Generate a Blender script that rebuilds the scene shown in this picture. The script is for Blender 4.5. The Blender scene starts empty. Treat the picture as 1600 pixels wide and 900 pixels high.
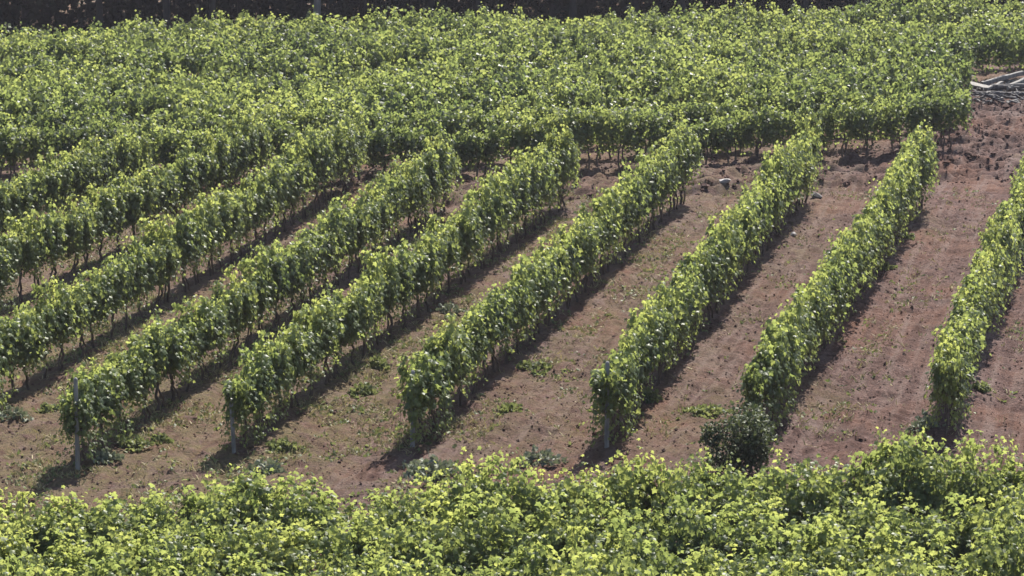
import bpy, math, random
import numpy as np
from mathutils import Vector

# ------------------------------------------------------------------ camera, sky, sun, exposure
S = bpy.context.scene
COL = S.collection
F_PX, PITCH, CAM_H = 4000.0, math.atan(880 / 4000), 13.3
cam_data = bpy.data.cameras.new('camera')
cam_data.sensor_width = 36.0
cam_data.lens = 36.0 * F_PX / 1600.0
cam_data.clip_end = 5000
cam = bpy.data.objects.new('camera', cam_data)
COL.objects.link(cam)
cam.location = (0, 0, CAM_H)
cam.rotation_euler = (math.pi / 2 - PITCH, 0, 0)
S.camera = cam

SUN_AZ, SUN_EL = math.radians(19.5), math.radians(49)      # azimuth from +Y (view direction) towards +X
world = bpy.data.worlds.new('World')
S.world = world
world.use_nodes = True
wt = world.node_tree
sky = wt.nodes.new('ShaderNodeTexSky')
sky.sky_type = 'NISHITA'
sky.sun_disc = False
sky.sun_elevation = SUN_EL
sky.sun_rotation = SUN_AZ
sky.dust_density = 1.6
bg = wt.nodes['Background']
bg.inputs['Strength'].default_value = 0.085
wt.links.new(sky.outputs[0], bg.inputs['Color'])
sun_data = bpy.data.lights.new('sun', 'SUN')
sun_data.energy = 5.0
sun_data.angle = math.radians(0.5)
sun_data.color = (1.0, 0.95, 0.86)
sun = bpy.data.objects.new('sun', sun_data)
COL.objects.link(sun)
sdir = Vector((math.sin(SUN_AZ) * math.cos(SUN_EL), math.cos(SUN_AZ) * math.cos(SUN_EL), math.sin(SUN_EL)))
sun.rotation_euler = sdir.to_track_quat('Z', 'Y').to_euler()
sun.location = sdir * 60
vs = S.view_settings
vs.view_transform = 'Standard'
vs.look = 'None'
vs.exposure = 1.28
vs.gamma = 1.0
vs.use_curve_mapping = False
S.render.resolution_x, S.render.resolution_y = 1024, 576
S.cycles.max_bounces = 8
S.cycles.filter_width = 1.5
S.cycles.transparent_max_bounces = 8
S.cycles.volume_bounces = 0

# ------------------------------------------------------------------ layout helpers (metres on the ground)
ANG = math.atan2(1090, 4096)                      # direction of the vine rows
D = np.array([math.sin(ANG), math.cos(ANG)])
N = np.array([math.cos(ANG), -math.sin(ANG)])
B = np.array([math.cos(math.radians(15.6)), math.sin(math.radians(15.6))])   # direction of the far block's rows
BN = np.array([-B[1], B[0]])


def at(px, py, z=0.0):
    """where a point of the photograph (1600x900) meets height z"""
    d = (px - 800, F_PX * math.cos(PITCH) + (450 - py) * math.sin(PITCH), -F_PX * math.sin(PITCH) + (450 - py) * math.cos(PITCH))
    t = (z - CAM_H) / d[2]
    return np.array([d[0] * t, d[1] * t])


def dn(d, n):
    return D * d + N * n


def in_frame(x, y, z=0.0, m=30):
    c, s = math.cos(PITCH), math.sin(PITCH)
    dz = z - CAM_H
    fw = y * c - dz * s
    up = y * s + dz * c
    px, py = 800 + F_PX * x / fw, 450 - F_PX * up / fw
    return -m < px < 1600 + m and -m < py < 900 + m


# value noise on arrays
_rs = np.random.RandomState(5)
_tab = _rs.rand(256, 256)


def vnoise(x, y, seed=0):
    x = x + seed * 17.31
    y = y + seed * 41.77
    xi, yi = np.floor(x).astype(int), np.floor(y).astype(int)
    fx, fy = x - xi, y - yi
    fx, fy = fx * fx * (3 - 2 * fx), fy * fy * (3 - 2 * fy)
    a, b = _tab[xi & 255, yi & 255], _tab[(xi + 1) & 255, yi & 255]
    c, d = _tab[xi & 255, (yi + 1) & 255], _tab[(xi + 1) & 255, (yi + 1) & 255]
    return (a * (1 - fx) + b * fx) * (1 - fy) + (c * (1 - fx) + d * fx) * fy - 0.5


def smooth(a, b, x):
    t = np.clip((x - a) / (b - a), 0, 1)
    return t * t * (3 - 2 * t)


FRONT0 = at(560, 285)                             # first row of the far block
def front_y(x):
    return FRONT0[1] + (x - FRONT0[0]) * B[1] / B[0]


ROWS = dict(r8=-4.0, r7=-7.1, r6=-10.2, r5=-13.6, r4=-16.8, r3=-19.7, r2=-22.8, r1=-26.0, r0=-29.1)


NEAR_FAR = dict(r8=(-4.2, -3.85), r7=(-7.6, -7.05), r6=(-10.1, -10.35), r5=(-13.65, -13.6), r4=(-16.75, -16.75), r3=(-19.2, -19.85),
                r2=(-22.35, -23.4), r1=(-26.4, -25.9), r0=(-29.3, -28.9))


def row_n(key, d):
    a, b = NEAR_FAR[key]
    return a + (b - a) * np.clip((d - 41.5) / 29.0, 0, 1)


def ground_z(x, y):
    x = np.asarray(x, float); y = np.asarray(y, float)
    n = x * N[0] + y * N[1]
    d = x * D[0] + y * D[1]
    z = 0.05 * vnoise(x / 6, y / 6, 1)
    z = z + 0.055 * vnoise(x / 0.9, y / 0.9, 2) + 0.075 * vnoise(x / 0.37, y / 0.30, 3) + 0.095 * vnoise(x / 0.19, y / 0.21, 4)
    # low berm under every row, wheel ruts half-way between
    fld = smooth(40, 42, d) * (1 - smooth(70, 73, d))
    best = np.full_like(z, 99.0)
    for v in ROWS:
        best = np.minimum(best, np.abs(n - row_n(v, d)))
    z = z + fld * 0.09 * np.exp(-(best / 0.45) ** 2)
    for c in (0.85, 1.45):
        z = z - fld * 0.06 * np.exp(-((best - c) / 0.16) ** 2)
    # rough ploughed headland in front of the far block and at the top right
    fy = front_y(x)
    band = smooth(-5.2, -4.6, y - fy) * (1 - smooth(-0.4, 0.6, y - fy))
    band = np.maximum(band, smooth(12.5, 14, x) * smooth(75.5, 76.5, y) * (1 - smooth(92, 95, y)))
    z = z + band * (0.26 * vnoise(x / 1.1, y / 0.5, 7) + 0.34 * vnoise(x / 0.40, y / 0.33, 8) + 0.08)
    return z


# ------------------------------------------------------------------ materials
def mat(name):
    m = bpy.data.materials.new(name)
    m.use_nodes = True
    nt = m.node_tree
    return m, nt, nt.nodes['Principled BSDF'], nt.nodes['Material Output']


def ramp(nt, fac, stops):
    r = nt.nodes.new('ShaderNodeValToRGB')
    el = r.color_ramp.elements
    while len(el) < len(stops):
        el.new(0.5)
    for e, (p, c) in zip(el, stops):
        e.position = p
        e.color = (*c, 1)
    nt.links.new(fac, r.inputs['Fac'])
    return r.outputs['Color']


def leaf_mat(name, stops, tstops, trans=0.52, rough=0.46, spec=0.42):
    m, nt, p, out = mat(name)
    a = nt.nodes.new('ShaderNodeAttribute')
    a.attribute_name = 'tint'
    oi = nt.nodes.new('ShaderNodeObjectInfo')
    mul = nt.nodes.new('ShaderNodeMath'); mul.operation = 'MULTIPLY_ADD'
    nt.links.new(oi.outputs['Random'], mul.inputs[0])
    mul.inputs[1].default_value = 0.14
    mul.inputs[2].default_value = -0.07
    add = nt.nodes.new('ShaderNodeMath'); add.operation = 'ADD'; add.use_clamp = True
    nt.links.new(a.outputs['Fac'], add.inputs[0])
    nt.links.new(mul.outputs[0], add.inputs[1])
    c = ramp(nt, add.outputs[0], stops)
    t = ramp(nt, add.outputs[0], tstops)
    nt.links.new(c, p.inputs['Base Color'])
    p.inputs['Roughness'].default_value = rough
    p.inputs['Specular IOR Level'].default_value = spec
    tr = nt.nodes.new('ShaderNodeBsdfTranslucent')
    nt.links.new(t, tr.inputs['Color'])
    mx = nt.nodes.new('ShaderNodeMixShader')
    mx.inputs[0].default_value = trans
    nt.links.new(p.outputs[0], mx.inputs[1])
    nt.links.new(tr.outputs[0], mx.inputs[2])
    nt.links.new(mx.outputs[0], out.inputs['Surface'])
    return m


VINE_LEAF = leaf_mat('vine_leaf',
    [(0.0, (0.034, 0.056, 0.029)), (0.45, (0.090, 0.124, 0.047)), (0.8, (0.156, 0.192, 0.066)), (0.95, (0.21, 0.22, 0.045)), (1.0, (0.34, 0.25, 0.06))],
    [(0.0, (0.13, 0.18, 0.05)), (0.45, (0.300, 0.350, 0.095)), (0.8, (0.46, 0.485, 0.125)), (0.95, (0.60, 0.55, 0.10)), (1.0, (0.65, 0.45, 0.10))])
BUSH_LEAF = leaf_mat('bush_leaf',
    [(0.0, (0.028, 0.038, 0.020)), (0.6, (0.075, 0.090, 0.046)), (1.0, (0.16, 0.17, 0.09))],
    [(0.0, (0.04, 0.06, 0.02)), (1.0, (0.17, 0.20, 0.07))], trans=0.25, rough=0.6, spec=0.25)
WEED_LEAF = leaf_mat('weed_leaf',
    [(0.0, (0.055, 0.075, 0.03)), (0.5, (0.10, 0.125, 0.05)), (1.0, (0.17, 0.18, 0.08))],
    [(0.0, (0.13, 0.17, 0.05)), (1.0, (0.32, 0.34, 0.12))], trans=0.35, rough=0.55)
GREY_WEED = leaf_mat('grey_weed_leaf',
    [(0.0, (0.12, 0.14, 0.095)), (1.0, (0.24, 0.255, 0.19))],
    [(0.0, (0.10, 0.13, 0.06)), (1.0, (0.22, 0.24, 0.13))], trans=0.25, rough=0.7)
DRY_GRASS = leaf_mat('dry_grass',
    [(0.0, (0.13, 0.12, 0.055)), (0.5, (0.24, 0.20, 0.10)), (1.0, (0.36, 0.30, 0.16))],
    [(0.0, (0.16, 0.17, 0.06)), (1.0, (0.34, 0.28, 0.12))], trans=0.25, rough=0.7)
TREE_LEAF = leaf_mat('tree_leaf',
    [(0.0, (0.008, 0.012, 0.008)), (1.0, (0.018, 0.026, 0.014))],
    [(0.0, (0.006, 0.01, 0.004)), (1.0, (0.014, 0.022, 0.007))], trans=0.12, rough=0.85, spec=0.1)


def bark_mat(name, c0, c1, scale=14, stretch=0.25, rough=0.9):
    m, nt, p, out = mat(name)
    tc = nt.nodes.new('ShaderNodeTexCoord')
    mp = nt.nodes.new('ShaderNodeMapping')
    mp.inputs['Scale'].default_value = (1, 1, stretch)
    nt.links.new(tc.outputs['Object'], mp.inputs['Vector'])
    nz = nt.nodes.new('ShaderNodeTexNoise')
    nz.inputs['Scale'].default_value = scale
    nz.inputs['Detail'].default_value = 6
    nt.links.new(mp.outputs[0], nz.inputs['Vector'])
    nt.links.new(ramp(nt, nz.outputs['Fac'], [(0.3, c0), (0.7, c1)]), p.inputs['Base Color'])
    p.inputs['Roughness'].default_value = rough
    b = nt.nodes.new('ShaderNodeBump')
    b.inputs['Strength'].default_value = 0.6
    b.inputs['Distance'].default_value = 0.02
    nt.links.new(nz.outputs['Fac'], b.inputs['Height'])
    nt.links.new(b.outputs[0], p.inputs['Normal'])
    return m


VINE_BARK = bark_mat('vine_bark', (0.045, 0.032, 0.026), (0.12, 0.085, 0.065))
POST_WOOD = bark_mat('weathered_post_wood', (0.13, 0.125, 0.12), (0.27, 0.26, 0.25))
PILE_WOOD = bark_mat('weathered_pile_wood', (0.10, 0.093, 0.088), (0.25, 0.235, 0.22), scale=9)
PILE_DARK = bark_mat('dark_pile_wood', (0.035, 0.032, 0.034), (0.11, 0.10, 0.10), scale=9)
TREE_BARK = bark_mat('tree_bark', (0.10, 0.095, 0.09), (0.24, 0.23, 0.22), scale=5)
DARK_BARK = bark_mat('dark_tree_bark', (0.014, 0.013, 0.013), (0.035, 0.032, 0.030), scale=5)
STONE = bark_mat('pale_stone', (0.22, 0.20, 0.195), (0.40, 0.375, 0.36), scale=7, stretch=1.0)


def soil_mat():
    m, nt, p, out = mat('red_soil')
    L = nt.links.new
    geo = nt.nodes.new('ShaderNodeNewGeometry')

    def noise(scale, detail=5, rough=0.6, off=0):
        mp = nt.nodes.new('ShaderNodeMapping')
        mp.inputs['Location'].default_value = (off, off * 1.7, 0)
        L(geo.outputs['Position'], mp.inputs['Vector'])
        n = nt.nodes.new('ShaderNodeTexNoise')
        n.inputs['Scale'].default_value = scale
        n.inputs['Detail'].default_value = detail
        n.inputs['Roughness'].default_value = rough
        L(mp.outputs[0], n.inputs['Vector'])
        return n.outputs['Fac']

    def mix(fac, a, b, mode='MIX'):
        x = nt.nodes.new('ShaderNodeMix')
        x.data_type = 'RGBA'
        x.blend_type = mode
        if hasattr(fac, 'links') or not isinstance(fac, float):
            L(fac, x.inputs[0])
        else:
            x.inputs[0].default_value = fac
        for s, v in ((x.inputs[6], a), (x.inputs[7], b)):
            if isinstance(v, tuple):
                s.default_value = (*v, 1)
            else:
                L(v, s)
        return x.outputs[2]

    fine = noise(10, 6, 0.78)
    base = ramp(nt, fine, [(0.36, (0.030, 0.0155, 0.0145)), (0.5, (0.089, 0.0475, 0.0405)), (0.64, (0.178, 0.110, 0.097))])
    big = noise(0.35, 4, 0.6, 11)
    redd = ramp(nt, big, [(0.45, (0, 0, 0)), (0.68, (1, 1, 1))])
    base = mix(redd, base, mix(0.7, base, (0.150, 0.068, 0.040)))
    # wheel streaks along the lanes
    mp = nt.nodes.new('ShaderNodeMapping')
    mp.vector_type = 'POINT'
    mp.inputs['Rotation'].default_value = (0, 0, ANG)
    L(geo.outputs['Position'], mp.inputs['Vector'])
    m2 = nt.nodes.new('ShaderNodeMapping')
    m2.inputs['Scale'].default_value = (4.2, 0.22, 1)
    L(mp.outputs[0], m2.inputs['Vector'])
    sn = nt.nodes.new('ShaderNodeTexNoise')
    sn.inputs['Scale'].default_value = 1.0
    sn.inputs['Detail'].default_value = 4
    L(m2.outputs[0], sn.inputs['Vector'])
    base = mix(ramp(nt, sn.outputs['Fac'], [(0.5, (0, 0, 0)), (0.66, (1, 1, 1))]), base, mix(0.65, base, (0.165, 0.115, 0.100)))
    base = mix(ramp(nt, sn.outputs['Fac'], [(0.36, (1, 1, 1)), (0.48, (0, 0, 0))]), base, mix(0.6, base, (0.058, 0.028, 0.022)))
    grey = ramp(nt, noise(0.8, 5, 0.65, 31), [(0.52, (0, 0, 0)), (0.72, (1, 1, 1))])
    base = mix(grey, base, mix(0.4, base, (0.145, 0.112, 0.102)))
    # dry turf mats, stronger on the left (attribute 'turf' on the ground)
    at_ = nt.nodes.new('ShaderNodeAttribute')
    at_.attribute_name = 'turf'
    tn = nt.nodes.new('ShaderNodeMath'); tn.operation = 'MULTIPLY'; tn.use_clamp = True
    L(at_.outputs['Fac'], tn.inputs[0])
    L(ramp(nt, noise(2.2, 6, 0.7, 51), [(0.36, (0, 0, 0)), (0.62, (1, 1, 1))]), tn.inputs[1])
    turf = ramp(nt, noise(14, 5, 0.7, 77), [(0.3, (0.055, 0.050, 0.024)), (0.7, (0.185, 0.135, 0.066))])
    base = mix(tn.outputs[0], base, turf)
    L(base, p.inputs['Base Color'])
    p.inputs['Roughness'].default_value = 0.95
    p.inputs['Specular IOR Level'].default_value = 0.2
    b = nt.nodes.new('ShaderNodeBump')
    b.inputs['Strength'].default_value = 1.0
    b.inputs['Distance'].default_value = 0.10
    L(noise(16, 6, 0.75, 5), b.inputs['Height'])
    L(b.outputs[0], p.inputs['Normal'])
    return m


SOIL = soil_mat()


# ------------------------------------------------------------------ object helpers
def tag(o, label=None, cat=None, group=None, kind=None):
    if label: o['label'] = label
    if cat: o['category'] = cat
    if group: o['group'] = group
    if kind: o['kind'] = kind
    return o


def link(name, data, parent=None):
    o = bpy.data.objects.new(name, data)
    COL.objects.link(o)
    if parent: o.parent = parent
    return o


def np_mesh(name, verts, faces, mats, tint=None, mat_idx=None, smooth_=False):
    """verts (V,3), faces list of (F,k) int arrays"""
    me = bpy.data.meshes.new(name)
    verts = np.ascontiguousarray(verts, dtype=np.float32)
    loops = np.concatenate([f.ravel() for f in faces]).astype(np.int32)
    tot = np.concatenate([np.full(len(f), f.shape[1], np.int32) for f in faces])
    start = np.concatenate([[0], np.cumsum(tot)[:-1]]).astype(np.int32)
    me.vertices.add(len(verts)); me.vertices.foreach_set('co', verts.ravel())
    me.loops.add(len(loops)); me.loops.foreach_set('vertex_index', loops)
    me.polygons.add(len(tot)); me.polygons.foreach_set('loop_start', start)
    try: me.polygons.foreach_set('loop_total', tot)
    except Exception: pass
    for m in mats: me.materials.append(m)
    if mat_idx is not None: me.polygons.foreach_set('material_index', mat_idx.astype(np.int32))
    me.polygons.foreach_set('use_smooth', np.full(len(tot), smooth_))
    if tint is not None:
        a = me.attributes.new('tint', 'FLOAT', 'POINT')
        a.data.foreach_set('value', np.ascontiguousarray(tint, dtype=np.float32))
    me.update(calc_edges=True)
    return me


def norm(v):
    return v / np.maximum(np.linalg.norm(v, axis=-1, keepdims=True), 1e-9)


# a lobed vine leaf: u across, v towards the tip, w along the normal
LOBED = np.array([(0, .28, .03), (0, 0, 0), (.36, -.14, -.07), (.33, .16, -.05), (.60, .40, -.16), (.27, .52, -.05), (0, 1.0, -.12),
                  (-.27, .52, -.05), (-.60, .40, -.16), (-.33, .16, -.05), (-.36, -.14, -.07)])
LOBED_F = np.array([(0, 1, 2), (0, 2, 3), (0, 3, 4), (0, 4, 5), (0, 5, 6), (0, 6, 7), (0, 7, 8), (0, 8, 9), (0, 9, 10), (0, 10, 1)])
KITE = np.array([(0, 0, 0), (.52, .42, -.14), (0, 1.0, -.05), (-.52, .42, -.14)])
KITE_F = np.array([(0, 1, 2), (0, 2, 3)])
BLADE = np.array([(-.06, 0, 0), (.06, 0, 0), (.05, .55, .05), (-.05, .55, .05), (0, 1.0, -.06)])
BLADE_F = np.array([(0, 1, 2), (0, 2, 3), (3, 2, 4)])


def leaves(P, tip, nrm, size, tint, shape=LOBED, tris=LOBED_F):
    tip = norm(tip)
    nrm = norm(nrm - tip * (nrm * tip).sum(1, keepdims=True))
    u = np.cross(tip, nrm)
    T = shape[None]
    V = P[:, None] + size[:, None, None] * (T[..., 0:1] * u[:, None] + T[..., 1:2] * tip[:, None] + T[..., 2:3] * nrm[:, None])
    k = len(shape)
    Fc = (np.arange(len(P)) * k)[:, None, None] + tris[None]
    return V.reshape(-1, 3), Fc.reshape(-1, 3), np.repeat(tint, k)


def tube(path, radii, sides=6, cap=True):
    path = np.asarray(path, float)
    n = len(path)
    t = norm(np.gradient(path, axis=0))
    ref = np.array([1.0, 0.13, 0.07])
    a = norm(np.cross(t, ref)); b = np.cross(t, a)
    ang = np.linspace(0, 2 * math.pi, sides, endpoint=False)
    r = np.asarray(radii, float)[:, None, None]
    V = path[:, None] + r * (np.cos(ang)[None, :, None] * a[:, None] + np.sin(ang)[None, :, None] * b[:, None])
    i = np.arange(n - 1)[:, None] * sides
    j = np.arange(sides)[None]
    k = (j + 1) % sides
    Fq = np.stack([i + j, i + k, i + sides + k, i + sides + j], -1).reshape(-1, 4)
    V = V.reshape(-1, 3)
    faces = [Fq]
    if cap:
        V = np.vstack([V, path[0], path[-1]])
        c0, c1 = len(V) - 2, len(V) - 1
        j = np.arange(sides); k = (j + 1) % sides
        o = (n - 1) * sides
        faces.append(np.stack([np.full(sides, c0), k, j], -1))
        faces.append(np.stack([np.full(sides, c1), o + j, o + k], -1))
    return V, faces


class Soup:
    """collects pieces of one part and builds it as one mesh"""
    def __init__(self): self.v, self.f, self.t, self.m, self.n = [], [], [], [], 0

    def add(self, V, faces, tint=None, mi=0):
        for f in faces:
            self.f.append(f + self.n); self.m.append(np.full(len(f), mi))
        self.v.append(V); self.n += len(V)
        self.t.append(np.full(len(V), 0.3) if tint is None else tint)

    def mesh(self, name, mats, smooth_=False):
        return np_mesh(name, np.vstack(self.v), self.f, mats, np.concatenate(self.t), np.concatenate(self.m), smooth_)


# ------------------------------------------------------------------ ground
def build_ground():
    def axis(lo, hi, step, far):
        core = np.arange(lo, hi + 1e-6, step)
        out, s, x = [], step, hi
        while x < far:
            s *= 1.22; x += s; out.append(x)
        inn, s, x = [], step, lo
        while x > -far:
            s *= 1.22; x -= s; inn.append(x)
        return np.array(inn[::-1] + core.tolist() + out)
    xs = axis(-13, 20.5, 0.075, 900)
    ys = axis(40, 97, 0.085, 1500)
    X, Y = np.meshgrid(xs, ys)
    Z = ground_z(X, Y)
    fade = 1 - smooth(120, 200, np.hypot(X, Y - 70))
    Z = Z * fade
    nx, ny = len(xs), len(ys)
    V = np.stack([X, Y, Z], -1).reshape(-1, 3)
    i = np.arange(ny - 1)[:, None] * nx + np.arange(nx - 1)[None]
    Fq = np.stack([i, i + 1, i + nx + 1, i + nx], -1).reshape(-1, 4)
    me = np_mesh('ground', V, [Fq], [SOIL], smooth_=True)
    n = X * N[0] + Y * N[1]
    turf = np.maximum(1.0 * (1 - smooth(-15.5, -13.5, n)) * (1 - smooth(58, 66, Y)), 0.55 * (1 - smooth(-11, -8, n)) * smooth(44, 47, Y))
    turf = np.maximum(turf, 0.5 * smooth(0.1, 0.25, vnoise(X / 2.5, Y / 3.5, 15)))
    turf = np.maximum(turf, smooth(100, 106, Y) * 0.8)
    a = me.attributes.new('turf', 'FLOAT', 'POINT')
    a.data.foreach_set('value', turf.ravel().astype(np.float32))
    tag(link('ground', me), kind='structure')


build_ground()

# ------------------------------------------------------------------ grapevines
def vine_meshes(seed, n_leaf, kind='trained'):
    """trunk and foliage of one vine; local x runs along the row"""
    r = np.random.RandomState(seed)
    trunk = Soup()
    head = 0.60 + r.uniform(-.05, .06)
    def crooked(x0, y0, x1, y1, h, r0, r1):
        k = 7
        s = np.linspace(0, 1, k)
        w = np.sin(s * math.pi)
        p = np.stack([x0 + (x1 - x0) * s + w * r.uniform(-.06, .06, k), y0 + (y1 - y0) * s + w * r.uniform(-.05, .05, k), -0.06 + (h + .06) * s], 1)
        trunk.add(*tube(p, r0 + (r1 - r0) * s + r.uniform(-.003, .004, k), 7))
    lean = r.uniform(-.16, .16)
    crooked(0, 0, lean, r.uniform(-.04, .04), head, .036, .026)
    if r.rand() < 0.55:
        crooked(r.uniform(.16, .3) * r.choice((-1, 1)), r.uniform(-.05, .05), lean + r.uniform(-.1, .1), 0, head, .024, .018)
    for sgn in (-1, 1):
        s = np.linspace(0, 1, 5)
        p = np.stack([lean + sgn * .48 * s, r.uniform(-.03, .03, 5), head + .06 * np.sin(s * 3) + r.uniform(-.02, .02, 5)], 1)
        trunk.add(*tube(p, .024 - .012 * s, 6))
    fol = Soup()
    wild = kind == 'bushy'
    low = kind == 'low'
    ns = 16 if not wild else 22
    P, Tt, Nn, Sz, Ti = [], [], [], [], []
    per = n_leaf // ns
    tint0 = r.normal(0, .05)
    for k in range(ns):
        bx = lean * .35 + (k + .5 + r.uniform(-.4, .4)) / ns * 1.2 - .60
        stint = r.normal(0, .07)
        side = r.choice((-1, 1))
        top = r.uniform(1.36, 1.58) if r.rand() < .84 else r.uniform(1.58, 1.92)
        if wild: top = r.uniform(1.1, 1.65) if r.rand() < .75 else r.uniform(1.6, 1.95)
        droop = r.rand() < (.75 if low else .60 if not wild else .5)      # arched shoot that hangs back down beside the row
        wid = (r.uniform(.16, .38) if not wild else r.uniform(.25, .75)) * side
        m = 14
        s = np.linspace(0, 1, m)
        if droop:
            end = r.uniform(.42, .78) if not low else r.uniform(.08, .5)
            z = head + (top - .08 - head) * np.sin(np.clip(s / .62, 0, 1) * math.pi / 2)
            z = z - np.clip((s - .55) / .45, 0, 1) ** 1.3 * (top - end)
            y = wid * s ** .8
            x = bx + r.uniform(-.25, .25) * s
        else:
            z = head + (top - head) * s
            y = wid * .55 * np.sin(s * 2.2) + r.uniform(-.1, .1) * s
            x = bx + r.uniform(-.22, .22) * s
        path = np.stack([x, y, z], 1)
        V, Fc = tube(path, .006 - .004 * s, 3, False)
        fol.add(V, Fc, np.full(len(V), .45), 1)
        q = r.uniform(0.04, 1, per) ** (.85)
        idx = q * (m - 1)
        i0 = np.clip(idx.astype(int), 0, m - 2)
        fr = (idx - i0)[:, None]
        base = path[i0] * (1 - fr) + path[i0 + 1] * fr
        off = r.normal(0, 1, (per, 3)) * np.array([.068, .072, .055]) * (1 if not wild else 1.25)
        base = base + off
        base[:, 2] = np.maximum(base[:, 2], r.uniform(.38, .56, per) if not low else r.uniform(.05, .3, per))
        out = np.stack([off[:, 0] * 3, base[:, 1] * 2.0 + off[:, 1] * 4, np.full(per, .55)], 1)
        nr = norm(out) + r.normal(0, .42, (per, 3))
        tp = np.stack([off[:, 0] * 6, base[:, 1] * 1.2, np.full(per, -.75)], 1) + r.normal(0, .42, (per, 3))
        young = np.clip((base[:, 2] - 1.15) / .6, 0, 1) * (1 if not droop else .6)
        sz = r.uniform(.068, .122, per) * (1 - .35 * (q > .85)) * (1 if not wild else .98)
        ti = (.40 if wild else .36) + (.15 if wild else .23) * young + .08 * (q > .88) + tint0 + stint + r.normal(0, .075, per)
        ti = np.minimum(ti, np.where(r.rand(per) < .01, .84, .76))
        P.append(base); Tt.append(tp); Nn.append(nr); Sz.append(sz); Ti.append(np.clip(ti, 0, 1))
    P, Tt, Nn, Sz, Ti = map(np.concatenate, (P, Tt, Nn, Sz, Ti))
    if kind == 'plain': return P, Tt, Nn, Sz, Ti
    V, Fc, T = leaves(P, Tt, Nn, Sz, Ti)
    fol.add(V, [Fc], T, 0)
    return trunk.mesh('trunk', [VINE_BARK], True), fol.mesh('foliage', [VINE_LEAF, VINE_BARK])


def make_vine(seed, n_leaf, kind):
    root = link('grapevine', None)
    t, f = vine_meshes(seed, n_leaf, kind)
    link('trunk', t, root); link('foliage', f, root)
    root.location = (0, 0, 0)
    return root


def copy_tree(o, parent=None):
    c = o.copy(); COL.objects.link(c)
    if parent: c.parent = parent
    for ch in o.children: copy_tree(ch, c)
    return c


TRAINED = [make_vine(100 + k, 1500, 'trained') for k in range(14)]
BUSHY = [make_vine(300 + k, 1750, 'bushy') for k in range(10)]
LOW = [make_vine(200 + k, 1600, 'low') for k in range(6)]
used = set()
rnd = random.Random(11)
WORDS = ('first second third fourth fifth sixth seventh eighth ninth tenth eleventh twelfth thirteenth fourteenth fifteenth sixteenth '
         'seventeenth eighteenth nineteenth twentieth twenty-first twenty-second twenty-third twenty-fourth twenty-fifth twenty-sixth '
         'twenty-seventh twenty-eighth twenty-ninth thirtieth thirty-first thirty-second thirty-third thirty-fourth').split()


def place_vine(pool, x, y, ang, label, group, sc=1.0, wide=1.0, end=False):
    if end: pool = LOW
    p = rnd.choice(pool)
    free = [q for q in pool if q.name not in used]
    if free:
        o = free[0]; used.add(o.name)
    else:
        o = copy_tree(p)
    o.location = (x, y, float(ground_z(x, y)) - .02)
    o.rotation_euler = (rnd.uniform(-.03, .03), rnd.uniform(-.03, .03), ang + (math.pi if rnd.random() < .5 else 0) + rnd.uniform(-.1, .1))
    s = sc * rnd.uniform(.95, 1.05)
    o.scale = (rnd.uniform(.97, 1.1), wide * rnd.uniform(.94, 1.08), s)
    tag(o, label, 'grapevine', group)
    return o


ROW_ANG = math.pi / 2 - ANG
SP = 0.90
# name of row: offset, near end, far end, where it is
LINES = [
    ('r8', 47.6, 71.0, 'right-hand row cut off by the picture edge', 'near end'),
    ('r7', 46.9, 71.6, 'row that ends behind the dark round bush', 'near end'),
    ('r6', 45.4, 71.5, 'row next left of the dark bush', 'grey post end'),
    ('r5', 44.55, 70.2, 'row with its near post below picture centre', 'post end'),
    ('r4', 43.5, 69.0, 'row second right of the tall far-left post', 'near end'),
    ('r3', 41.75, 67.4, 'row behind the tall far-left post', 'post end'),
    ('r2', 41.9, 70.2, 'row first left of the tall far-left post', 'left edge'),
    ('r1', 50.0, 68.6, 'row second left of the tall far-left post', 'left edge'),
    ('r0', 56.0, 67.0, 'row third left of the tall far-left post', 'left edge'),
]
for key, d0, d1, where, end in LINES:
    k, d = 0, d0
    while d < d1:
        p = dn(d + rnd.uniform(-.1, .1), row_n(key, d) + rnd.uniform(-.04, .04))
        grow = float(np.clip((d - 43) / 27, 0, 1))
        if in_frame(p[0], p[1], 1.0, 60):
            place_vine(TRAINED, p[0], p[1], ROW_ANG, '%s grapevine from the %s of the %s' % (WORDS[k], end, where), 'vines in the diagonal rows', rnd.choice((.97, 1.0, 1.0, 1.06)) * (1 + .25 * grow), .90 + .12 * grow, k < 2)
            k += 1
        d += SP * rnd.uniform(.93, 1.07)

# foreground block: three rows running across the bottom of the picture
f0, f1 = at(-40, 936), at(1640, 868)
fd = (f1 - f0) / np.linalg.norm(f1 - f0)
fnrm = np.array([-fd[1], fd[0]])
for j, where in enumerate(('bushy rear row of the foreground block', 'second row back in the foreground block', 'third row back in the foreground block', 'front row along the bottom edge')):
    k, s = 0, rnd.uniform(0, .5)
    L = np.linalg.norm(f1 - f0)
    while s < L:
        p = f0 + fd * s - fnrm * (1.8 * j + rnd.uniform(-.22, .22))
        if in_frame(p[0], p[1], 1.7, 60):
            sc = 1.0 + .14 * math.sin(s * 1.9 + j) * rnd.random() + rnd.uniform(-.13, .1)
            if j == 0 and 1490 < 800 + p[0] / p[1] * 4000 < 1570: sc = 1.12
            place_vine(BUSHY, p[0], p[1], math.atan2(fd[1], fd[0]), '%s grapevine from the left in the %s' % (WORDS[k], where), 'vines in the foreground block', sc)
            k += 1
        s += .84 * rnd.uniform(.88, 1.12)

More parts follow.
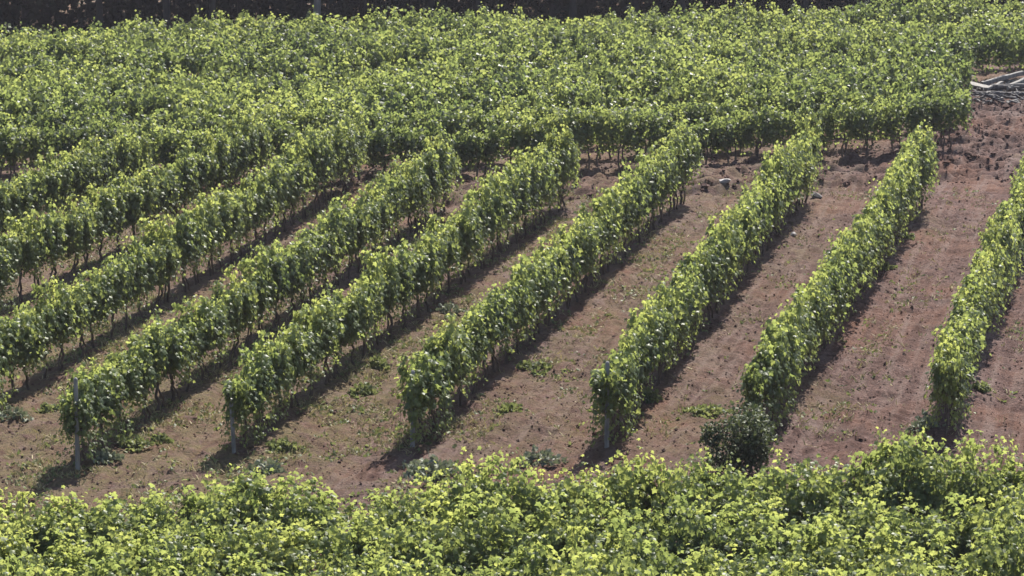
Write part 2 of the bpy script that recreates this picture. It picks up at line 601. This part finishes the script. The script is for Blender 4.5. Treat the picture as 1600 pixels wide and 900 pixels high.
# far block: many hundreds of vines that read as one mass
def far_block():
    r = np.random.RandomState(77)
    sp = Soup()
    rich = [vine_meshes(500 + k, 1000, 'plain') for k in range(8)]
    lean_ = [vine_meshes(520 + k, 560, 'plain') for k in range(12)]
    P, Tt, Nn, Sz, Ti = [], [], [], [], []
    k = 0
    while k < 15:
        o = FRONT0 + BN * 2.3 * k
        for s in np.arange(-34, 42, .9):
            p = o + B * (s + r.uniform(-.12, .12)) + BN * r.uniform(-.15, .15) * (k > 0)
            x, y = p
            if y > 104.8 + .254 * x: continue
            if not in_frame(x, y, 1.2, 60): continue
            if y < 94.6 and x > 14.0 + (y - 80.3) * .18: continue
            if k == 0 and x < -12: continue
            if k and r.rand() < .035: continue
            tp = (rich if k < 2 else lean_)[r.randint(8)]
            hs = 1.24 * r.uniform(.92, 1.08) * (1 + .32 * vnoise(np.float64(x / 3.3), np.float64(y / 3.3), 40))
            fat = r.uniform(.95, 1.35) * (1.15 if k else 1.0)
            fl = r.choice((-1, 1)); a = math.atan2(B[1], B[0]) + r.uniform(-.12, .12)
            ca, sa = math.cos(a) * fl, math.sin(a) * fl

            def turn(v, sx=1.0, sy=1.0, sz=1.0):
                vx, vy = v[:, 0] * sx, v[:, 1] * sy
                return np.stack([vx * ca - vy * sa, vx * sa + vy * ca, v[:, 2] * sz], 1)
            P.append(turn(tp[0], 1.08, fat, hs) + np.array([x, y, float(ground_z(x, y)) - (.24 if k == 0 else .05)]))
            Tt.append(turn(tp[1])); Nn.append(turn(tp[2]))
            Sz.append(tp[3] * (1.18 if k < 2 else 1.5))
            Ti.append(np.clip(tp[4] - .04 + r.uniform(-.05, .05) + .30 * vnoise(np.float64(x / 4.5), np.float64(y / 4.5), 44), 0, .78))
            if k < 2:
                s_ = np.linspace(0, 1, 5)
                for q in range(2):
                    dx = r.uniform(-.3, .3)
                    path = np.stack([x + B[0] * dx + r.uniform(-.05, .05, 5), y + B[1] * dx + r.uniform(-.05, .05, 5), -.05 + .85 * s_], 1)
                    V, Fc = tube(path, .036 - .012 * s_, 5, False)
                    sp.add(V, Fc, None, 1)
        k += 1
    P, Tt, Nn, Sz, Ti = map(np.concatenate, (P, Tt, Nn, Sz, Ti))
    V, Fc, T = leaves(P, Tt, Nn, Sz, Ti, KITE, KITE_F)
    sp.add(V, [Fc], T, 0)
    o = link('far_vineyard', sp.mesh('far_vineyard', [VINE_LEAF, VINE_BARK]))
    tag(o, 'mass of dense green vine rows filling the far half of the slope', 'vineyard', kind='stuff')


far_block()

# ------------------------------------------------------------------ posts at the row ends
def post(key, d, h, rad, label, lean=(0, 0), name='vine_post'):
    p = dn(d, row_n(key, d))
    z0 = float(ground_z(*p))
    s = np.linspace(0, 1, 6)
    path = np.stack([lean[0] * s, lean[1] * s, -.15 + (h + .15) * s], 1)
    sp = Soup()
    V, Fc = tube(path, rad * (1 - .12 * s), 10)
    sp.add(V, Fc)
    cap_s = np.linspace(0, 1, 3)
    V, Fc = tube(np.stack([lean[0] + 0 * cap_s, lean[1] + 0 * cap_s, h + .0 + .03 * cap_s], 1), rad * np.array([.86, .7, .35]), 10)
    sp.add(V, Fc)
    o = link(name, sp.mesh(name, [POST_WOOD], False))
    o.location = (p[0], p[1], z0)
    tag(o, label, 'post', 'posts at the row ends')
    return o


post('r3', 41.35, 1.72, .045, 'tall grey post at the end of the row at far left', (.03, -.05))
post('r4', 42.9, 1.40, .042, 'short post in front of the second diagonal row', (-.05, .0))
post('r5', 44.05, 1.45, .046, 'grey post at the near end of the middle row', (.02, .0))
post('r6', 44.95, 1.62, .046, 'grey post standing at the row end left of the dark bush', (.0, .02))

# ------------------------------------------------------------------ dark round bush
def leafy(seed, n, ax, ay, az, zc, size, shape, tris, sprig=0):
    r = np.random.RandomState(seed)
    # several offset lobes make an uneven outline
    k = 12
    cen = np.stack([r.uniform(-.75, .75, k) * ax, r.uniform(-.6, .6, k) * ay, zc + r.uniform(-.6, .45, k) * az], 1)
    rad = r.uniform(.26, .56, k)
    w = r.randint(0, k, n)
    v = norm(r.normal(0, 1, (n, 3)))
    rr = (r.uniform(.45, 1.05, n) + (r.rand(n) < .16) * r.uniform(0, .55, n))[:, None]
    P = cen[w] + v * rr * rad[w][:, None] * np.array([ax, ay, az])
    P[:, 2] = np.maximum(P[:, 2], .02 + r.uniform(0, .1, n))
    nr = v + r.normal(0, .5, (n, 3)) + np.array([0, 0, .4])
    tp = v * .6 + r.normal(0, .6, (n, 3))
    return leaves(P, tp, nr, r.uniform(*size, n), np.clip(r.normal(.5, .22, n), 0, 1), shape, tris)


b0 = at(1140, 742)
bush = link('bush', None)
bush.location = (b0[0], b0[1], float(ground_z(*b0)))
tag(bush, 'dark round bush with small grey-green leaves at a row end', 'bush')
sp = Soup()
V, Fc, T = leafy(27, 3900, .78, .70, .78, .66, (.045, .085), KITE, KITE_F)
sp.add(V, [Fc], T)
link('foliage', sp.mesh('foliage', [BUSH_LEAF]), bush)
sp = Soup()
rr = np.random.RandomState(3)
for k in range(11):
    s = np.linspace(0, 1, 6)
    e = norm(np.array([rr.uniform(-1, 1), rr.uniform(-1, 1), rr.uniform(.6, 1.3)])) * rr.uniform(.7, 1.1)
    V, Fc = tube(np.outer(s, e) + np.outer(np.sin(s * math.pi), rr.uniform(-.08, .08, 3)) + np.array([0, 0, -.05]), .022 - .017 * s, 5)
    sp.add(V, Fc)
link('stems', sp.mesh('stems', [DARK_BARK]), bush)

# ------------------------------------------------------------------ weeds one can tell apart
def weed(px, py, w, h, n, leaf, label, seed, size=(.06, .12)):
    p = at(px, py)
    r = np.random.RandomState(seed)
    sp = Soup()
    a = r.uniform(0, 2 * math.pi, n)
    if leaf is GREY_WEED: n = int(n * .6); a = a[:n]
    q = np.sqrt(r.rand(n)) * (1 + .35 * np.sin(a * 3 + seed))
    P = np.stack([q * np.cos(a) * w * .5, q * np.sin(a) * w * .4, np.zeros(n)], 1)
    hh = h * (.7 if leaf is GREY_WEED else 1.0) * np.clip(1.1 - q ** 1.1, .12, 1) * r.uniform(.5, 1.2, n)
    P[:, 2] = hh * r.rand(n) ** .8
    tp = np.stack([P[:, 0] / w, P[:, 1] / w, r.uniform(.1, .8, n)], 1) + r.normal(0, .4, (n, 3))
    nr = np.stack([P[:, 0] / w, P[:, 1] / w, np.full(n, .8)], 1) + r.normal(0, .5, (n, 3))
    V, Fc, T = leaves(P, tp, nr, r.uniform(*size, n), np.clip(r.normal(.5, .22, n), 0, 1), KITE, KITE_F)
    sp.add(V, [Fc], T)
    for k in range(6):
        s = np.linspace(0, 1, 4)
        e = np.array([r.uniform(-.4, .4) * w, r.uniform(-.4, .4) * w, h * r.uniform(.7, 1)])
        V, Fc = tube(np.outer(s, e) - np.array([0, 0, .03]), .006 - .004 * s, 3, False)
        sp.add(V, Fc)
    o = link('weed', sp.mesh('weed', [leaf]))
    o.location = (p[0], p[1], float(ground_z(*p)) - .01)
    tag(o, label, 'weed', 'weeds on the bare soil')


weed(672, 738, 1.15, .42, 700, GREY_WEED, 'grey-green weed clump at the foot of the middle row post', 1)
weed(845, 722, .75, .42, 330, GREY_WEED, 'thin grey weed on bare soil between the two middle posts', 2)
weed(1446, 672, .60, .50, 300, GREY_WEED, 'wispy grey weed in shade beside the right-hand row end', 3)
weed(415, 735, .80, .38, 420, GREY_WEED, 'pale weed clump at the foot of the short post', 4)
weed(830, 578, .90, .22, 260, WEED_LEAF, 'bright green weed patch right of the middle row shade', 5)
weed(1016, 633, .36, .24, 150, WEED_LEAF, 'small bright weed right of the grey post', 6)
weed(1105, 645, .85, .22, 260, WEED_LEAF, 'low yellow-green weed patch above the dark bush', 7)
weed(570, 612, .75, .24, 240, WEED_LEAF, 'green weed tuft right of the second row shade', 8)
weed(590, 578, .40, .30, 140, WEED_LEAF, 'upright weed at the shade edge of the second row', 9)
weed(800, 640, .60, .16, 130, WEED_LEAF, 'thin low weed on soil right of the middle row', 10)
weed(700, 490, .60, .40, 220, GREY_WEED, 'pale weed beside the left flank of the middle row', 11)
weed(205, 700, .70, .20, 240, WEED_LEAF, 'green weed right of the tall far-left post', 12)
weed(165, 722, .50, .34, 260, GREY_WEED, 'grey-green weed at the foot of the tall far-left post', 13)
weed(250, 688, .45, .18, 150, WEED_LEAF, 'small weed on dry turf between the two left rows', 14)
weed(20, 655, .60, .40, 260, GREY_WEED, 'grey weed under the row end at the left edge', 15)
weed(75, 640, .80, .22, 240, WEED_LEAF, 'low green weed patch at the left shade edge', 16)
weed(1530, 612, .45, .18, 130, WEED_LEAF, 'small weed right of the right-hand row', 17)
weed(1415, 378, .45, .22, 110, WEED_LEAF, 'little weed right of the row above the bush', 18)
weed(1375, 425, .60, .26, 170, WEED_LEAF, 'bright weed at the shaded foot of the row above the bush', 19)
weed(440, 700, .55, .18, 170, WEED_LEAF, 'low weed beside the shade of the second row', 20)

# ------------------------------------------------------------------ stones and the woodpile at the top right
def stone(px, py, sx, sy, sz, label, seed, name='stone', m=STONE):
    import bmesh
    p = at(px, py)
    r = np.random.RandomState(seed)
    bm = bmesh.new()
    bmesh.ops.create_icosphere(bm, subdivisions=3, radius=1)
    for _ in range(14):                                    # broken faces
        nn = norm(r.normal(0, 1, 3)); c = r.uniform(.62, .85)
        for v in bm.verts:
            dd = float(np.dot(nn, v.co)) - c
            if dd > 0: v.co -= Vector(nn * dd)
    for v in bm.verts:
        v.co = Vector((v.co.x * sx, v.co.y * sy, v.co.z * sz + sz * .55))
    me = bpy.data.meshes.new(name); bm.to_mesh(me); bm.free()
    me.materials.append(m)
    o = link(name, me)
    o.location = (p[0], p[1], float(ground_z(*p)))
    o.rotation_euler = (0, 0, r.uniform(0, 3))
    tag(o, label, 'stone')


stone(1132, 300, .21, .16, .09, 'pale stone on the headland before the far vines', 1)
stone(1318, 776, .36, .28, .10, 'flat grey stone between the foreground vines', 2)
stone(1240, 371, .10, .09, .07, 'small white stone on red soil left of a row', 3)
stone(1275, 312, .22, .18, .12, 'dark soil-stained stone at the far end of a row', 4, m=PILE_DARK)


def log(px, py, length, rad, yaw, pitch, z, label, m, seed):
    p = at(px, py)
    r = np.random.RandomState(seed)
    s = np.linspace(-.5, .5, 9)
    path = np.stack([s * length, r.uniform(-1, 1, 9) * .006 * length, r.uniform(-.02, .02, 9)], 1)
    rad_ = rad * (1 - .25 * (s + .5)) * r.uniform(.9, 1.1, 9)
    sp = Soup()
    sp.add(*tube(path, rad_, 9))
    o = link('log', sp.mesh('log', [m]))
    o.location = (p[0], p[1], float(ground_z(*p)) + z)
    o.rotation_euler = (0, -pitch, yaw)
    tag(o, label, 'log', 'logs in the heap at the field edge')


def beam(px, py, lx, ly, lz, yaw, pitch, z, label, m, seed):
    p = at(px, py)
    r = np.random.RandomState(seed)
    n = 7
    t = np.linspace(-.5, .5, n)
    prof = np.array([(-.5, -.36), (-.4, -.5), (.4, -.5), (.5, -.36), (.5, .36), (.4, .5), (-.4, .5), (-.5, .36)])
    V = np.stack([np.repeat(t[:, None] * lx, 8, 1) + r.uniform(-.015, .015, (n, 8)),
                  prof[None, :, 0] * ly * r.uniform(.93, 1.05, (n, 1)) + r.uniform(-.02, .02, (n, 1)),
                  prof[None, :, 1] * lz * r.uniform(.9, 1.05, (n, 1)) + r.uniform(-.015, .015, (n, 1))], -1).reshape(-1, 3)
    i = np.arange(n - 1)[:, None] * 8; j = np.arange(8)[None]; k = (j + 1) % 8
    Fq = np.stack([i + j, i + k, i + 8 + k, i + 8 + j], -1).reshape(-1, 4)
    ends = np.array([np.arange(8)[::-1], np.arange(8) + (n - 1) * 8])
    o = link('log', np_mesh('log', V, [Fq, ends], [m]))
    o.location = (p[0], p[1], float(ground_z(*p)) + z)
    o.rotation_euler = (0, -pitch, yaw)
    tag(o, label, 'log', 'logs in the heap at the field edge')


beam(1566, 144, 1.7, .20, .16, .30, .20, .50, 'pale thick log lying highest on the heap', PILE_WOOD, 1)
beam(1602, 149, 1.9, .20, .15, .45, .30, .46, 'pale slanting log cut off by the right picture edge', PILE_WOOD, 2)
beam(1528, 149, 1.0, .5, .07, -.75, -.12, .30, 'pale broken board at the left end of the heap', PILE_WOOD, 3)
beam(1553, 151, 1.2, .12, .10, .9, .10, .26, 'pale split log under the middle of the heap', PILE_WOOD, 4)
log(1575, 156, 2.3, .11, -.1, .0, .12, 'dark log lying lowest at the front of the heap', PILE_DARK, 5)
log(1590, 151, 2.0, .11, .1, .03, .26, 'dark log beneath the slanting pale log', PILE_DARK, 6)
log(1545, 161, 1.0, .08, .5, .0, .08, 'short dark log on the soil before the heap', PILE_DARK, 7)
log(1582, 164, 1.2, .05, .15, .0, .05, 'thin pale branch on the soil before the heap', PILE_WOOD, 8)
log(1556, 155, 1.3, .05, -.7, .12, .22, 'thin dark branch crossing the pale split log', PILE_DARK, 9)
log(1528, 155, .9, .10, .2, .0, .10, 'stubby dark log under the broken board', PILE_DARK, 10)


def heap_litter():
    r = np.random.RandomState(44)
    sp = Soup()
    for k in range(260):
        p = at(r.uniform(1515, 1640), r.uniform(136, 169))
        z = float(ground_z(*p)) + r.uniform(.0, .26)
        ln = r.uniform(.15, .6); a = r.uniform(0, 3.14)
        s_ = np.linspace(-.5, .5, 4)
        path = np.stack([p[0] + np.cos(a) * s_ * ln, p[1] + np.sin(a) * s_ * ln, z + r.uniform(-.3, .3) * s_ * ln + r.uniform(-.02, .02, 4)], 1)
        V, Fc = tube(path, np.full(4, r.uniform(.012, .045)), 5)
        sp.add(V, Fc, None, int(r.rand() < .7))
    tag(link('twig_litter', sp.mesh('twig_litter', [PILE_WOOD, PILE_DARK])), 'broken twigs and bark scraps under the log heap', 'twigs', kind='stuff')


heap_litter()

# ------------------------------------------------------------------ uncountable ground cover
def soil_clods():
    r = np.random.RandomState(8)
    ico = np.array([(0, 0, 1), (.9, 0, .35), (.28, .85, .35), (-.72, .53, .35), (-.72, -.53, .35), (.28, -.85, .35), (0, 0, -.6)])
    icf = np.array([(0, 1, 2), (0, 2, 3), (0, 3, 4), (0, 4, 5), (0, 5, 1), (6, 2, 1), (6, 3, 2), (6, 4, 3), (6, 5, 4), (6, 1, 5)])
    n = 26000
    y = r.uniform(41, 96, n); x = r.uniform(-.21, .21, n) * y
    s = np.exp(r.normal(-3.95, .42, n))
    fy = front_y(x)
    rough = (y > fy - 5.2) & (y < fy + 1) | (x > 12.5) & (y > 75) & (y < 93)
    s = np.where(rough, s * 2.6, s)
    z = ground_z(x, y)
    V = ico[None] * s[:, None, None] * r.uniform(.6, 1.3, (n, 7, 1)) * np.array([1, 1, .8]) + np.stack([x, y, z + s * .2], 1)[:, None]
    Fc = (np.arange(n) * 7)[:, None, None] + icf[None]
    tag(link('soil_clods', np_mesh('soil_clods', V.reshape(-1, 3), [Fc.reshape(-1, 3)], [SOIL])), 'loose clods strewn over the red-brown soil', 'clods', kind='stuff')


soil_clods()


def ground_cover():
    r = np.random.RandomState(18)
    n = 60000
    y = r.uniform(41.5, 74, n); x = r.uniform(-.21, .205, n) * y
    nn = x * N[0] + y * N[1]; dd = x * D[0] + y * D[1]
    best = np.full(n, 99.0); sgn = np.zeros(n)
    for v in ROWS.values():
        a = np.abs(nn - v); sgn = np.where(a < best, nn - v, sgn); best = np.minimum(best, a)
    patch = vnoise(x / 1.1, y / 1.4, 22) + .5 * vnoise(x / .4, y / .4, 23)
    left = 1 - smooth(-16, -9, nn)
    edge = np.exp(-((sgn - .75) / .28) ** 2)
    prob = .015 + .65 * left * smooth(-.1, .3, patch) + edge * (.2 + .7 * left) * smooth(-.15, .25, patch)
    prob = prob + .22 * smooth(.22, .42, patch)
    keep = r.rand(n) < prob
    x, y = x[keep], y[keep]; m = len(x)
    P = np.stack([x, y, ground_z(x, y) - .005], 1)
    for nm, msk, mt, lab in (('dry_grass', r.rand(m) < .72, DRY_GRASS, 'sparse dry straw-coloured grass on the bare soil'), ('low_weeds', None, WEED_LEAF, 'tiny green weeds sprinkled along the vine rows')):
        if msk is None: msk = ~last
        last = msk
        k = int(msk.sum())
        Q = np.repeat(P[msk], 5, 0) + np.concatenate([r.normal(0, .05, (k * 5, 2)), np.zeros((k * 5, 1))], 1)
        tp = np.concatenate([r.normal(0, .7, (k * 5, 2)), r.uniform(.25, 1, (k * 5, 1))], 1)
        nr = r.normal(0, .5, (k * 5, 3)) + np.array([0, -.4, .6])
        if nm == 'dry_grass':
            V, Fc, T = leaves(Q, tp, nr, r.uniform(.05, .16, k * 5), r.rand(k * 5), BLADE * np.array([1.3, 1, 1]), BLADE_F)
        else:
            V, Fc, T = leaves(Q, tp, nr, r.uniform(.035, .09, k * 5), r.rand(k * 5), KITE, KITE_F)
        tag(link(nm, np_mesh(nm, V, [Fc], [mt], T)), lab, 'grass' if nm == 'dry_grass' else 'weeds', kind='stuff')


ground_cover()

# ------------------------------------------------------------------ dark wood beyond the field
def far_edge(x):
    return 105.6 + .254 * x


def undergrowth():
    r = np.random.RandomState(31)
    n = 42000
    x = r.uniform(-40, 45, n); t = r.rand(n) ** .7
    y = far_edge(x) + 8 + 14 * t
    z = r.uniform(0, 1, n) * (1.2 + 2.8 * t) * (1 + .5 * vnoise(x / 2, y / 2, 3))
    P = np.stack([x, y, z], 1)
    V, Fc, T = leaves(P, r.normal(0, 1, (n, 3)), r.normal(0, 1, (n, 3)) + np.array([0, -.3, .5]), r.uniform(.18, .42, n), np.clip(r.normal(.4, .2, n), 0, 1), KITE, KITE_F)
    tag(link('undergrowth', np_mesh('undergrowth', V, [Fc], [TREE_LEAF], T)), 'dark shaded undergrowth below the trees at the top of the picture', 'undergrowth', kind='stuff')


undergrowth()


def tree_proto(seed, bark):
    r = np.random.RandomState(seed)
    root = link('tree', None)
    sp = Soup()
    H = r.uniform(6.2, 7.4)
    s = np.linspace(0, 1, 8)
    V, Fc = tube(np.stack([np.sin(s * 3) * .15, np.cos(s * 2) * .1 - .1, -.2 + H * .8 * s], 1), .20 - .13 * s + .06 * np.exp(-s * 12), 9)
    sp.add(V, Fc)
    for k in range(8):
        a = r.uniform(0, 6.28); z0 = r.uniform(.3, .7) * H; ln = r.uniform(1.2, 2.4)
        e = np.array([math.cos(a), math.sin(a), r.uniform(.2, .8)]) * ln
        V, Fc = tube(np.outer(s, e) + np.array([0, 0, z0]), .06 - .045 * s, 5)
        sp.add(V, Fc)
    link('trunk', sp.mesh('trunk', [bark], True), root)
    sp = Soup()
    n = 5200
    k = 16
    cen = np.stack([r.uniform(-2.0, 2.0, k), r.uniform(-2.0, 2.0, k), r.uniform(.42, .92, k) * H], 1)
    w = r.randint(0, k, n)
    v = norm(r.normal(0, 1, (n, 3)))
    P = cen[w] + v * r.uniform(.4, 1.15, (n, 1)) * np.array([1.15, 1.15, .8])
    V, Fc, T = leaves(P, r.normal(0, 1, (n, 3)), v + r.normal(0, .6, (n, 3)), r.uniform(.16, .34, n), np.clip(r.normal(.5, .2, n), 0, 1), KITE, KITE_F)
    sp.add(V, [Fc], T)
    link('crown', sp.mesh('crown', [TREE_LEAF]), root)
    return root


PALE, DARK = tree_proto(61, TREE_BARK), [tree_proto(62, DARK_BARK), tree_proto(63, DARK_BARK)]
xs_pale = at(500, 30)[0] * 1.0
PALE.location = ((500 - 800) / 4000 * 113.0 * 1.0, far_edge(-8.5) + 6.5, 0)
tag(PALE, 'tree with a pale trunk in the dark wood edge', 'tree', 'trees of the dark wood')
k = 0
for row, dy in enumerate((8.0, 11.5, 15.5)):
    for x in np.arange(-33, 36, 2.9):
        xx = x + rnd.uniform(-.9, .9); yy = far_edge(xx) + dy + rnd.uniform(-1, 1)
        if row == 0 and abs(xx - PALE.location.x) < 1.6: continue
        o = DARK[k] if k < 2 else copy_tree(DARK[k % 2])
        o.location = (xx, yy, 0); o.rotation_euler = (0, 0, rnd.uniform(0, 6.28))
        s = rnd.uniform(.9, 1.15); o.scale = (s, s, s)
        tag(o, 'dark shaded tree of the wood beyond the far vines', 'tree', 'trees of the dark wood')
        k += 1

# ------------------------------------------------------------------ the air: thin haze over the whole slope
def build_haze():
    import bmesh
    bm = bmesh.new()
    bmesh.ops.create_cube(bm, size=1)
    lo, hi = Vector((-950, -950, -1.6)), Vector((950, 1650, 16.0))
    for v in bm.verts:
        v.co = Vector([lo[i] + (v.co[i] + .5) * (hi[i] - lo[i]) for i in range(3)])
    me = bpy.data.meshes.new('haze'); bm.to_mesh(me); bm.free()
    m = bpy.data.materials.new('haze'); m.use_nodes = True
    nt = m.node_tree
    nt.nodes.remove(nt.nodes['Principled BSDF'])
    v = nt.nodes.new('ShaderNodeVolumePrincipled')
    v.inputs['Color'].default_value = (0.80, 0.78, 0.90, 1)
    v.inputs['Density'].default_value = 0.00020
    v.inputs['Anisotropy'].default_value = 0.3
    nt.links.new(v.outputs[0], nt.nodes['Material Output'].inputs['Volume'])
    me.materials.append(m)
    tag(link('haze', me), 'thin pale summer haze filling the air over the slope', 'haze', kind='stuff')


build_haze()
